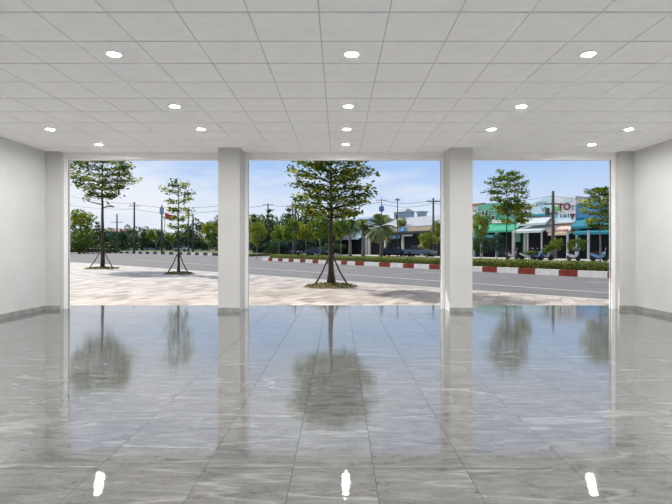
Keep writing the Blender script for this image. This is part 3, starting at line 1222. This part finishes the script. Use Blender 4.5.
def shell(t, w, zo, zt, wall, depth=8.0, shade_mat=None, floor2=True):
    """ground floor with a dark shade sheet near its front: side walls, rear wall, upper front wall, flat roof"""
    MB().box(0, .18, 0, depth, 0, zt).box(w - .18, w, 0, depth, 0, zt).box(.18, w - .18, depth - .2, depth, 0, zt).box(.18, w - .18, 0, depth - .2, zo, zo + .2).build('walls', wall, t)
    MB().box(.18, w - .18, 0, .16, zo + .2, zt).build('upper_front', wall, t)
    MB().box(-.08, w + .08, -.12, depth + .1, zt, zt + .18).build('roof', M_tin, t)
    MB().box(.2, w - .2, .25, .35, 0, zo).build('shade_sheet', shade_mat or M_dark, t)  # dark sheet just behind the front, painted as interior shade


def awning(t, w, z0, z1, out, mat, nm='awning', x0=0.0, x1=None, y=0.0):
    x1 = w if x1 is None else x1
    return MB().xprism([(y - .02, z1), (y - .02, z1 - .06), (y - out, z0 - .25), (y - out - .03, z0 - .25), (y - out - .03, z0), (y - out, z0 + .03)], x0, x1).build(nm, mat, t)


def windows(t, spots, mat=None, y=-.03):
    for x0, x1, z0, z1 in spots:
        f = MB().box(x0 - .07, x1 + .07, y - .02, y + .03, z0 - .07, z0).box(x0 - .07, x1 + .07, y - .02, y + .03, z1, z1 + .07).box(x0 - .07, x0, y - .02, y + .03, z0, z1).box(x1, x1 + .07, y - .02, y + .03, z0, z1).build('window', M_white_wall, t)
        MB().box(x0, x1, y, y + .015, z0, z1).build('pane', mat or M_glass, f)


# A: long low shop with cream signboard and sloping tin roof (middle opening)
s0, s1 = s_of(366), s_of(446)
t, w = shop(s0, s1, 'long low shop with cream signboard under a grey tin roof')
zo = 3.75


def fA(px):
    return (s_of(px) - s0) / (s1 - s0) * w


MB().box(0, .2, 0, 8, 0, zo).box(w - .2, w, 0, 8, 0, zo).box(.2, w - .2, 7.8, 8, 0, 6.4).build('walls', M_white_wall, t)
MB().box(.2, w - .2, .3, .4, 0, zo).build('shade_sheet', M_dark, t)  # dark sheet in place of the shaded shop interior
MB().xprism([(-.2, 4.55), (-.2, 4.7), (8.2, 6.9), (8.2, 6.75)], -.2, w + .2).build('roof', M_tin, t)
fb = MB().box(0, w, -.9, -.78, 3.85, 4.5).build('signboard', M_cream, t)
text_mesh('lettering', 'A', .62, M_white_t, fb, (fA(407), -.99, 3.95))
bs = MB().box(fA(403), fA(411), -.96, -.9, 3.86, 4.5).build('blue_panel', M_blue_sign, fb)
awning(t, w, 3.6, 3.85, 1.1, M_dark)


for k in range(5):
    px_ = w * (.04 + .23 * k)
    MB().box(px_, px_ + .35, -.1, .25, 0, zo + .1).build('pillar', M_white_wall, t)
sg = MB().box(fA(394), fA(404), -1.0, -.92, 2.75, 3.55).build('hanging_sign', M_blue_sign, t)
text_mesh('lettering', 'A', .6, M_white_t, sg, ((fA(394) + fA(404)) / 2, -1.04, 2.9))
MB().box(fA(386), fA(392.5), -1.0, -.92, 2.5, 3.5).build('banner', M_kred, t)
MB().box(fA(408), fA(417), -1.0, -.92, 3.1, 3.5).build('banner', M_tin_w, t)

# houses behind it
t, w = shop(s_of(394, 14), s_of(405, 14), 'blue-grey house with gable showing above the tin roof', 'house', back=14)
zt = pz(212, d_of(404, 14))
MB().box(0, w, 0, 2.6, 0, zt).build('walls', M_slate, t)
MB().add([(-.3, -.3, zt), (w + .3, -.3, zt), (w + .3, 2.9, zt), (-.3, 2.9, zt), (w * .2, 1.3, zt + .8), (w * .8, 1.3, zt + .8)],
         [(0, 1, 5, 4), (1, 2, 5), (2, 3, 4, 5), (3, 0, 4), (0, 3, 2, 1)]).build('roof', M_tin, t)
windows(t, [(w * .15, w * .4, zt - 1.6, zt - .4)])
t, w = shop(s_of(417, 12), s_of(421, 12), 'small dark rooftop house beside the blue-grey gable', 'house', back=12)
zt = pz(211, d_of(424, 12))
MB().box(0, w, 0, 1.5, 0, zt - .3).build('walls', M_slate, t)
MB().box(-.2, w + .2, -.2, 1.7, zt - .3, zt).build('roof', M_slate, t)
windows(t, [(w * .2, w * .5, zt - 1.5, zt - .6)])

# A0: pale blue workshop behind the palms
t, w = shop(s_of(338), s_of(364), 'pale blue workshop with low grey roof behind the palms')
shell(t, w, 3.4, 6.2, M_sky_b)
MB().xprism([(-.4, 6.3), (4.0, 7.3), (8.4, 6.3)], -.3, w + .3).build('pitched_roof', M_slate, t)
MB().box(w * .5, w * .75, -.12, -.02, 4.2, 5.4).build('teal_panel', M_teal, t)
awning(t, w, 3.0, 3.4, 1.2, M_slate)
# further dark-blue workshop behind the trees
t, w = shop(s_of(290, 13), s_of(336, 13), 'dim blue workshop hidden behind the trees of the middle opening', back=13)
shell(t, w, 3.4, 4.6, M_slate)
awning(t, w, 2.9, 3.5, 1.4, M_teal)
t, w = shop(s_of(446) + .3, s_of(474), 'white shop mostly behind the right pillar')
shell(t, w, 3.4, 5.0, M_white_wall)
awning(t, w, 2.8, 3.5, 1.8, M_cream)

# B0: white house with red roof far behind
t, w = shop(s_of(470, 10), s_of(478, 10), 'white house with red roof beside the green shop', 'house', back=10)
zt = pz(206, d_of(477, 10))
MB().box(0, w, 0, 2.4, 0, zt).build('walls', M_white_wall, t)
MB().xprism([(-.3, zt), (1.2, zt + .5), (2.7, zt)], -.3, w + .3).build('roof', M_kred, t)
windows(t, [(w * .45, w * .57, zt - 1.7, zt - .7), (w * .68, w * .8, zt - 1.7, zt - .7)])

# B: green shop
t, w = shop(s_of(474), s_of(524), 'green two-storey shop with a green awning')
zB = pz(204, d_of(490))
shell(t, w, 3.3, pz(213, d_of(515)), M_green_l)
MB().box(w * .1, w * .55, -.1, 5, 5.4, zB).build('upper_block', M_green, t)
MB().box(w * .1, w * .55, -.16, -.1, 6.0, zB - .1).build('parapet', M_green_l, t)
awning(t, w, 3.45, 4.35, 1.8, M_green, x0=w * .15)
awning(t, w, 2.75, 3.35, 1.6, M_awn, 'lower_awning', x0=w * .18, x1=w * .6, y=-.3)
MB().box(w * .38, w * .66, -.5, -.36, 4.45, 4.85).build('white_fascia', M_white_wall, t)
windows(t, [(w * .2, w * .24, 5.6, 6.3), (w * .28, w * .32, 5.6, 6.3), (w * .4, w * .46, 5.0, 5.5)], y=-.2)
MB().box(w * .82, w * .96, -.35, -.2, 2.0, 3.5).build('side_sign', M_green_l, t)
for k in (.05, .35, .66, .97):
    MB().box(w * k - .12, w * k + .12, -1.9, -1.66, 0, 3.2).build('pillar', M_tin, t)

# C: pale-blue billboard shop with white tin awning
t, w = shop(s_of(524), s_of(553), 'shop with pale blue billboard above a white tin awning')
zt = pz(199, d_of(540))
shell(t, w, 3.3, 5.3, M_white_wall)
bb = MB().prism([(0, 0), (w, 0), (w, .1), (0, .1)], 0, 1).build('spare', M_sky_b, t)
bpy.data.objects.remove(bb)
bb = MB().add([(0, -.3, 5.25), (w, -.3, 5.25), (w, -.3, zt + .2), (0, -.3, zt - .9), (0, -.2, 5.25), (w, -.2, 5.25), (w, -.2, zt + .2), (0, -.2, zt - .9)],
              [(0, 1, 2, 3), (7, 6, 5, 4), (0, 4, 5, 1), (1, 5, 6, 2), (2, 6, 7, 3), (3, 7, 4, 0)]).build('billboard', M_sky_b, t)
marks(bb, M_slate, w * .5, w * .88, 6.35, .4, -.3, 3)
text_mesh('lettering', 'Vb', .85, M_slate, bb, (w * .78, -.33, 5.5))
MB().box(0, w, -.36, -.3, 5.05, 5.3).build('dark_band', M_teal, t)
awning(t, w, 4.15, 5.0, 1.5, M_tin_w)
awning(t, w, 3.25, 3.9, 2.2, M_tin_w, 'lower_awning')
for k in (.03, .5, .97):
    MB().box(w * k - .08, w * k + .08, -2.1, -1.94, 0, 3.3).build('pillar', M_tin, t)

# D: white shop with lettering
t, w = shop(s_of(553), s_of(577), 'white shop with green and dark red lettering')
zt = pz(197.5, d_of(566))
dd = d_of(564)
shell(t, w, 3.2, zt - .2, M_white_wall)
fr = MB().box(0, w, -.3, -.2, pz(214.5, dd), zt).build('signboard', M_white_wall, t)
k_ = dd / F
text_mesh('green_letters', 'JA', 1.0, M_green_t, fr, (w * .27, -.34, pz(212, dd)))
text_mesh('red_letters', 'TO', 1.05, M_red_t, fr, (w * .55, -.34, pz(210.5, dd)))
text_mesh('small_letters', 'T', .7, M_slate, fr, (w * .88, -.34, pz(211, dd)))
MB().box(w * .5, w * .85, -.33, -.3, zt - .6, zt - .15).build('pale_panel', M_sky_b, fr)
bd = MB().box(0, w, -.32, -.2, pz(222.5, dd), pz(214.5, dd)).build('lower_board', M_sky_b, t)
marks(bd, M_black_t, w * .08, w * .84, pz(218, dd), .42, -.32, 5)
MB().add([(w * .86, -.36, pz(222, dd)), (w, -.36, pz(215, dd)), (w * .84, -.36, pz(215, dd)), (w * .86, -.33, pz(222, dd)), (w, -.33, pz(215, dd)), (w * .84, -.33, pz(215, dd))],
         [(0, 1, 2), (5, 4, 3), (0, 3, 4, 1), (1, 4, 5, 2), (2, 5, 3, 0)]).build('red_flash', M_red_t, bd)
ledge = MB().box(-.05, w + .05, -.7, -.2, pz(224, dd), pz(222.5, dd)).build('ledge', M_white_wall, t)
aw = awning(t, w, pz(230.5, dd), pz(224.5, dd), 1.3, M_pink)
marks(aw, M_red_t, w * .3, w * .95, pz(230.3, dd) - .2, .3, -1.53, 8)
awning(t, w, pz(234, dd), pz(231.5, dd), 1.9, M_cream, 'lower_awning', x0=w * .2)

# E: blue shop
t, w = shop(s_of(577), s_of(622), 'blue shop with teal awning at the right edge')
zt = pz(199, d_of(592))
shell(t, w, 3.2, zt - .3, M_teal)
MB().box(0, w, -.14, -.02, zt - .45, zt).build('parapet', M_white_wall, t)
MB().box(.1, w * .55, -.12, -.03, zt - 2.1, zt - .5).build('blue_panel', M_blue, t)
awning(t, w, 3.6, 4.5, 1.2, M_awn)
awning(t, w, 2.9, 3.45, 1.6, M_awn, 'lower_awning', x0=w * .1)
for k in (.02, .5, .98):
    MB().box(w * k - .1, w * k + .1, -2.1, -1.9, 0, 3.1).build('pillar', M_tin, t)

# far-left low buildings behind the verge trees
for px0, px1, top, d, mat, lb in ((105, 128, 231, 230, M_slate, 'grey-blue far building behind the trees at left'),
                                  (70, 100, 238, 215, M_sky_b, 'pale far building behind the yellow-green tree'),
                                  (140, 217, 241, 240, M_slate, 'long low far building behind the trees of the left opening')):
    z_ = pz(top, d)
    xa, xb = pd(px0, d), pd(px1, d)
    t = thing('far_building', (xa, d, .3), lb, 'building')
    MB().box(0, xb - xa, 0, 12, 0, z_ - .6).build('walls', mat, t)
    MB().xprism([(-.6, z_ - .6), (6, z_ + .9), (12.6, z_ - .6)], -.6, xb - xa + .6).build('roof', M_kred if px0 == 105 else M_tin, t)
    windows(t, [((xb - xa) * a, (xb - xa) * (a + .1), 1.4, 3.2) for a in (.1, .3, .5, .7)])


# ------------------------------------------------------------------ poles and wires
def pole(px, top, d, label, r=.13, arms=(), extra=None, base=0.0):
    h = pz(top, d) - base
    t = thing('utility_pole', (pd(px, d), d, base), label, 'utility pole', group='poles along the road')
    MB().tube([(0, 0, -.1), (0, 0, h * .5), (0, 0, h)], [r * 1.15, r, r * .8], 9).build('shaft', M_pole, t, smooth=True)
    for z, L in arms:
        a = MB().box(-L, L, -.06, .06, h - z - .06, h - z + .06).build('crossarm', M_pole, t)
        for q in (-.9, -.35, .35, .9):
            MB().lathe([(.03, h - z + .06), (.07, h - z + .1), (.05, h - z + .2), (.02, h - z + .24)], (q * L, 0, 0), 8).build('insulator', M_tin_w, a)
    return t, h


pole(134.3, 202, 120, 'tall grey utility pole standing in the left opening', .22, [(1.0, 1.3)], base=.28)
t, h = pole(161.8, 205, 110, 'pole with a box on top next to the red flag', .18, base=.28)
MB().box(-.38, .38, -.3, .3, h - 2.1, h - .6).build('transformer_box', M_slate, t)
pole(117, 214, 130, 'thin pole with small arms left of the tall grey pole', .2, [(2.2, 1.6), (4.0, 1.2)], base=.28)
pole(188.5, 212, 125, 'thin dark pole right of the slim tree', .16, base=.28)
pole(193, 214, 118, 'thicker short pole nearest the left pillar', .2, [], base=.28)
pole(268, 203.5, 100, 'pole with short crossarm behind the conifer in the middle opening', .15, [(.3, 1.0)])
pole(295.3, 197, 85, 'taller pole left of the middle tree crown', .17, [])
pole(292.8, 203, 90, 'shorter pole with crossarm next to the taller middle pole', .17, [(.7, 1.2)])
t, h = pole(381.5, 198, 66, 'lamp pole above the large date palm', .065, [])
MB().box(-.75, .75, -.05, .05, h - .35, h - .25).build('lamp_arm', M_cream, t)
MB().lathe([(.1, h - 1.9), (.38, h - 1.7), (.34, h - 1.2), (.1, h - 1.0)], seg=12).build('blue_lantern', M_bike_b, t)
pole(397.5, 198, 72, 'thin pole rising in front of the blue-grey house', .08, [(.3, .4)])
pole(433.3, 198, 68, 'pole near the right side of the middle opening', .15, [(.5, .9)])
t, h = pole(553, 191, 52, 'thick dark utility pole in front of the lettered shop', .17, [(1.4, .9), (2.4, .5)])
MB().lathe([(.16, h - 2.6), (.24, h - 2.5), (.24, h - 1.9), (.16, h - 1.8)], (-.6, 0, 0), 10).build('meter_box', M_pole, t)


def wire(p, q, sag, label, r=.02):
    P = []
    p, q = Vector(p), Vector(q)
    for i in range(15):
        u = i / 14
        v = p.lerp(q, u)
        v.z -= sag * 4 * u * (1 - u)
        P.append(v)
    c = P[0].copy()
    o = MB().tube([a - c for a in P], r, 4).build('power_line', M_wire, smooth=True)
    o.location = c
    tag(o, label, 'power line', 'wires strung across the sky')


def pt(px, py, d):
    return (pd(px, d), d, pz(py, d))


wire(pt(58, 193, 150), pt(134, 204, 120), .6, 'upper wire reaching the tall grey pole from the left', .05)
wire(pt(58, 203, 150), pt(134, 209, 120), .6, 'lower wire reaching the tall grey pole from the left', .045)
wire(pt(134, 204, 120), pt(225, 205, 100), .8, 'upper wire from the tall grey pole to the left pillar', .045)
wire(pt(134, 209, 120), pt(225, 210, 100), .9, 'lower wire from the tall grey pole to the left pillar', .04)
wire(pt(225, 204, 100), pt(268, 204.5, 100), .6, 'wire running to the crossarm pole at left of the middle opening', .035)
wire(pt(268, 204.5, 100), pt(293, 205, 90), .3, 'wire between the crossarm pole and the middle poles', .03)
wire(pt(381.5, 200, 66), pt(433, 199.5, 68), .5, 'upper wire between lamp pole and right pole of the middle opening', .022)
wire(pt(381.5, 204, 66), pt(433, 203, 68), .5, 'lower wire between lamp pole and right pole of the middle opening', .022)
wire(pt(293, 205, 90), pt(381.5, 202, 66), .6, 'wire behind the middle tree crown', .025)
wire(pt(433, 200, 68), pt(553, 195.5, 52), .7, 'upper wire passing behind the right pillar', .02)
wire(pt(433, 203, 68), pt(553, 203, 52), .8, 'lower wire passing behind the right pillar', .02)
wire(pt(553, 195.5, 52), pt(630, 190, 44), .6, 'upper wire from the thick pole to the right edge', .018)
wire(pt(553, 203, 52), pt(630, 196, 44), .6, 'lower wire from the thick pole to the right edge', .018)

# red flag on its own staff
d = 108
t = thing('flag', (pd(164, d), d, .28), 'red flag on a staff beside the boxed pole', 'flag')
zf = pz(216, d)
MB().tube([(0, 0, 0), (.1, 0, zf * .6), (.3, 0, zf + .6)], [.06, .05, .04], 6).build('staff', M_pole, t)
mb = MB()
for i in range(6):
    xa, xb = .3 + .28 * i, .3 + .28 * (i + 1)
    ya, yb = .12 * math.sin(i * 1.3), .12 * math.sin((i + 1) * 1.3)
    za, zb = zf + .4 - .09 * i, zf + .4 - .09 * (i + 1)
    mb.box(0, 0.001, 0, 0.001, 0, 0.001) if False else None
    mb.add([(xa, ya, za - 1.2), (xb, yb, zb - 1.2), (xb, yb, zb), (xa, ya, za), (xa, ya + .02, za - 1.2), (xb, yb + .02, zb - 1.2), (xb, yb + .02, zb), (xa, ya + .02, za)],
           [(0, 1, 2, 3), (7, 6, 5, 4), (0, 4, 5, 1), (2, 6, 7, 3)])
mb.build('cloth', M_red, t)


# ------------------------------------------------------------------ cars
def make_car(loc, rz, mat, label):
    t = thing('car', loc, label, 'car', rz=rz, group='parked cars')
    prof = [(-2.1, .35), (-2.15, .6), (-2.0, .85), (-1.2, .98), (1.5, 1.0), (2.05, .9), (2.1, .5), (2.05, .35)]
    mb = MB()
    n = len(prof)
    vs = []
    for x, ins in ((-.85, .06), (-.80, 0), (.80, 0), (.85, .06)):
        vs += [(x, y * (1 - ins * .1), z) for y, z in prof]
    fs = [tuple(range(n)), tuple(range(3 * n, 4 * n))[::-1]]
    for s in range(3):
        fs += [(s * n + i, (s + 1) * n + i, (s + 1) * n + (i + 1) % n, s * n + (i + 1) % n) for i in range(n)]
    mb.add(vs, fs)
    mb.build('body', mat, t, bevel=.05)
    cab = [(-.95, .97), (-.35, 1.42), (1.05, 1.45), (1.75, .98)]
    m2 = MB()
    m2.add([(-.78, y, z) for y, z in cab] + [(.78, y, z) for y, z in cab], [(0, 1, 2, 3), (7, 6, 5, 4), (0, 4, 5, 1), (1, 5, 6, 2), (2, 6, 7, 3)])
    m2.build('windows', M_glass, t)
    MB().box(-.7, .7, -.3, 1.0, 1.44, 1.5).build('roof', mat, t, bevel=.03)
    for sx in (-.8, .8):
        for sy in (-1.3, 1.3):
            MB().lathe([(.2, -.1), (.33, -.09), (.33, .09), (.2, .1)], (sx, sy, .33), 14, axis='x').build('wheel', M_tyre, t)
        MB().box(sx * .75 - .15, sx * .75 + .15, -2.17, -2.08, .62, .78).build('headlight', M_tin_w, t)
    return t


make_car((pd(80, 116), 116, .3), .5, M_car_w, 'white parked car at the left edge of the left opening')
make_car((pd(88.5, 118), 118, .3), .3, M_car_s, 'silver parked car left of the far left tree trunk')
make_car((pd(94, 122), 122, .3), .4, M_car_b, 'dark blue parked car next to the silver one')
make_car((pd(182, 130), 130, .3), 1.3, M_car_s, 'silver car right of the slim tree trunk, beyond the kerb')
make_car((pd(317, 84), 84, -.06), 1.2, M_car_b, 'dark blue car behind the median left of the middle tree trunk')
make_car((pd(290, 88), 88, -.06), 1.1, M_car_g, 'grey car behind the median below the two middle poles')
make_car((pd(395, 72), 72, .06), 1.1, M_car_b, 'dark blue car before the cream-signed shop, on the left')
make_car((pd(420, 68), 68, .06), 1.1, M_car_g, 'grey-blue car before the cream-signed shop, on the right')

# dark roadside hedge at the left edge
t = thing('roadside_hedge', (pd(62, 112), 112, .28), 'dark low hedge under the yellow-green tree at left', 'hedge')
gh = np.random.default_rng(5)
Lh = pd(119, 112) - pd(62, 112)
p = np.stack([gh.uniform(0, Lh, 3200), gh.uniform(-.5, .5, 3200), gh.uniform(0, .75, 3200)], 1)
MB().box(0, Lh, -.4, .4, 0, .65).build('twigs', M_soil, t)
link_mesh('foliage', leaves_mesh('foliage', p, .3, M_leaf_dark, .3, None, 5), t)


# ------------------------------------------------------------------ motorbikes
def make_bike(loc, rz, mat, label):
    t = thing('motorbike', loc, label, 'motorbike', rz=rz, group='motorbikes parked before the shops')
    for y in (-.62, .62):
        MB().lathe([(.17, -.04), (.29, -.045), (.29, .045), (.17, .04)], (0, y, .29), 16, axis='x').build('wheel', M_tyre, t)
    MB().xprism([(-.62, .42), (-.5, .82), (-.36, .86), (-.3, .52), (.0, .45), (.2, .62), (.85, .72), (.8, .55), (.3, .34), (-.2, .28)], -.14, .14).build('body', mat, t, bevel=.03)
    MB().xprism([(.0, .7), (.06, .78), (.72, .82), (.74, .72)], -.13, .13).build('seat', M_seat, t, bevel=.02)
    hb = MB().tube([(-.34, -.42, .98), (0, -.46, .93), (.34, -.42, .98)], .025, 6).build('handlebar', M_seat, t)
    for s in (-1, 1):
        MB().tube([(s * .25, -.44, .97), (s * .3, -.42, 1.15)], .012, 5).lathe([(.01, 1.13), (.06, 1.16), (.06, 1.2), (.01, 1.23)], (s * .31, -.42, 0), 8).build('mirror', M_chrome, hb)
    MB().tube([(0, -.48, .85), (0, -.62, .3)], .035, 6).build('fork', M_chrome, t)
    MB().lathe([(.02, -.06), (.09, -.04), (.09, .03), (.03, .05)], (0, -.56, .8), 12, axis='y').build('headlight', M_tin_w, t)
    return t


b0 = make_bike((pd(537, 47.5), 47.5, .06), .3, M_bike_b, 'blue parked motorbike left of the thick pole, leftmost of the pair')
make_bike((pd(545, 47), 47, .06), .5, M_bike_g, 'grey parked motorbike just left of the thick pole')
make_bike((pd(573.5, 45), 45, .06), .2, M_bike_w, 'white parked motorbike before the wide shrub')
make_bike((pd(599, 43.5), 43.5, .06), .4, M_bike_b, 'blue parked motorbike at the right edge of the right opening')
make_bike((pd(528, 49), 49, .06), .9, M_bike_w, 'white parked motorbike beside the white tin awning post')
make_bike((pd(512, 50.5), 50.5, .06), .4, M_bike_g, 'grey parked motorbike in front of the green shop')
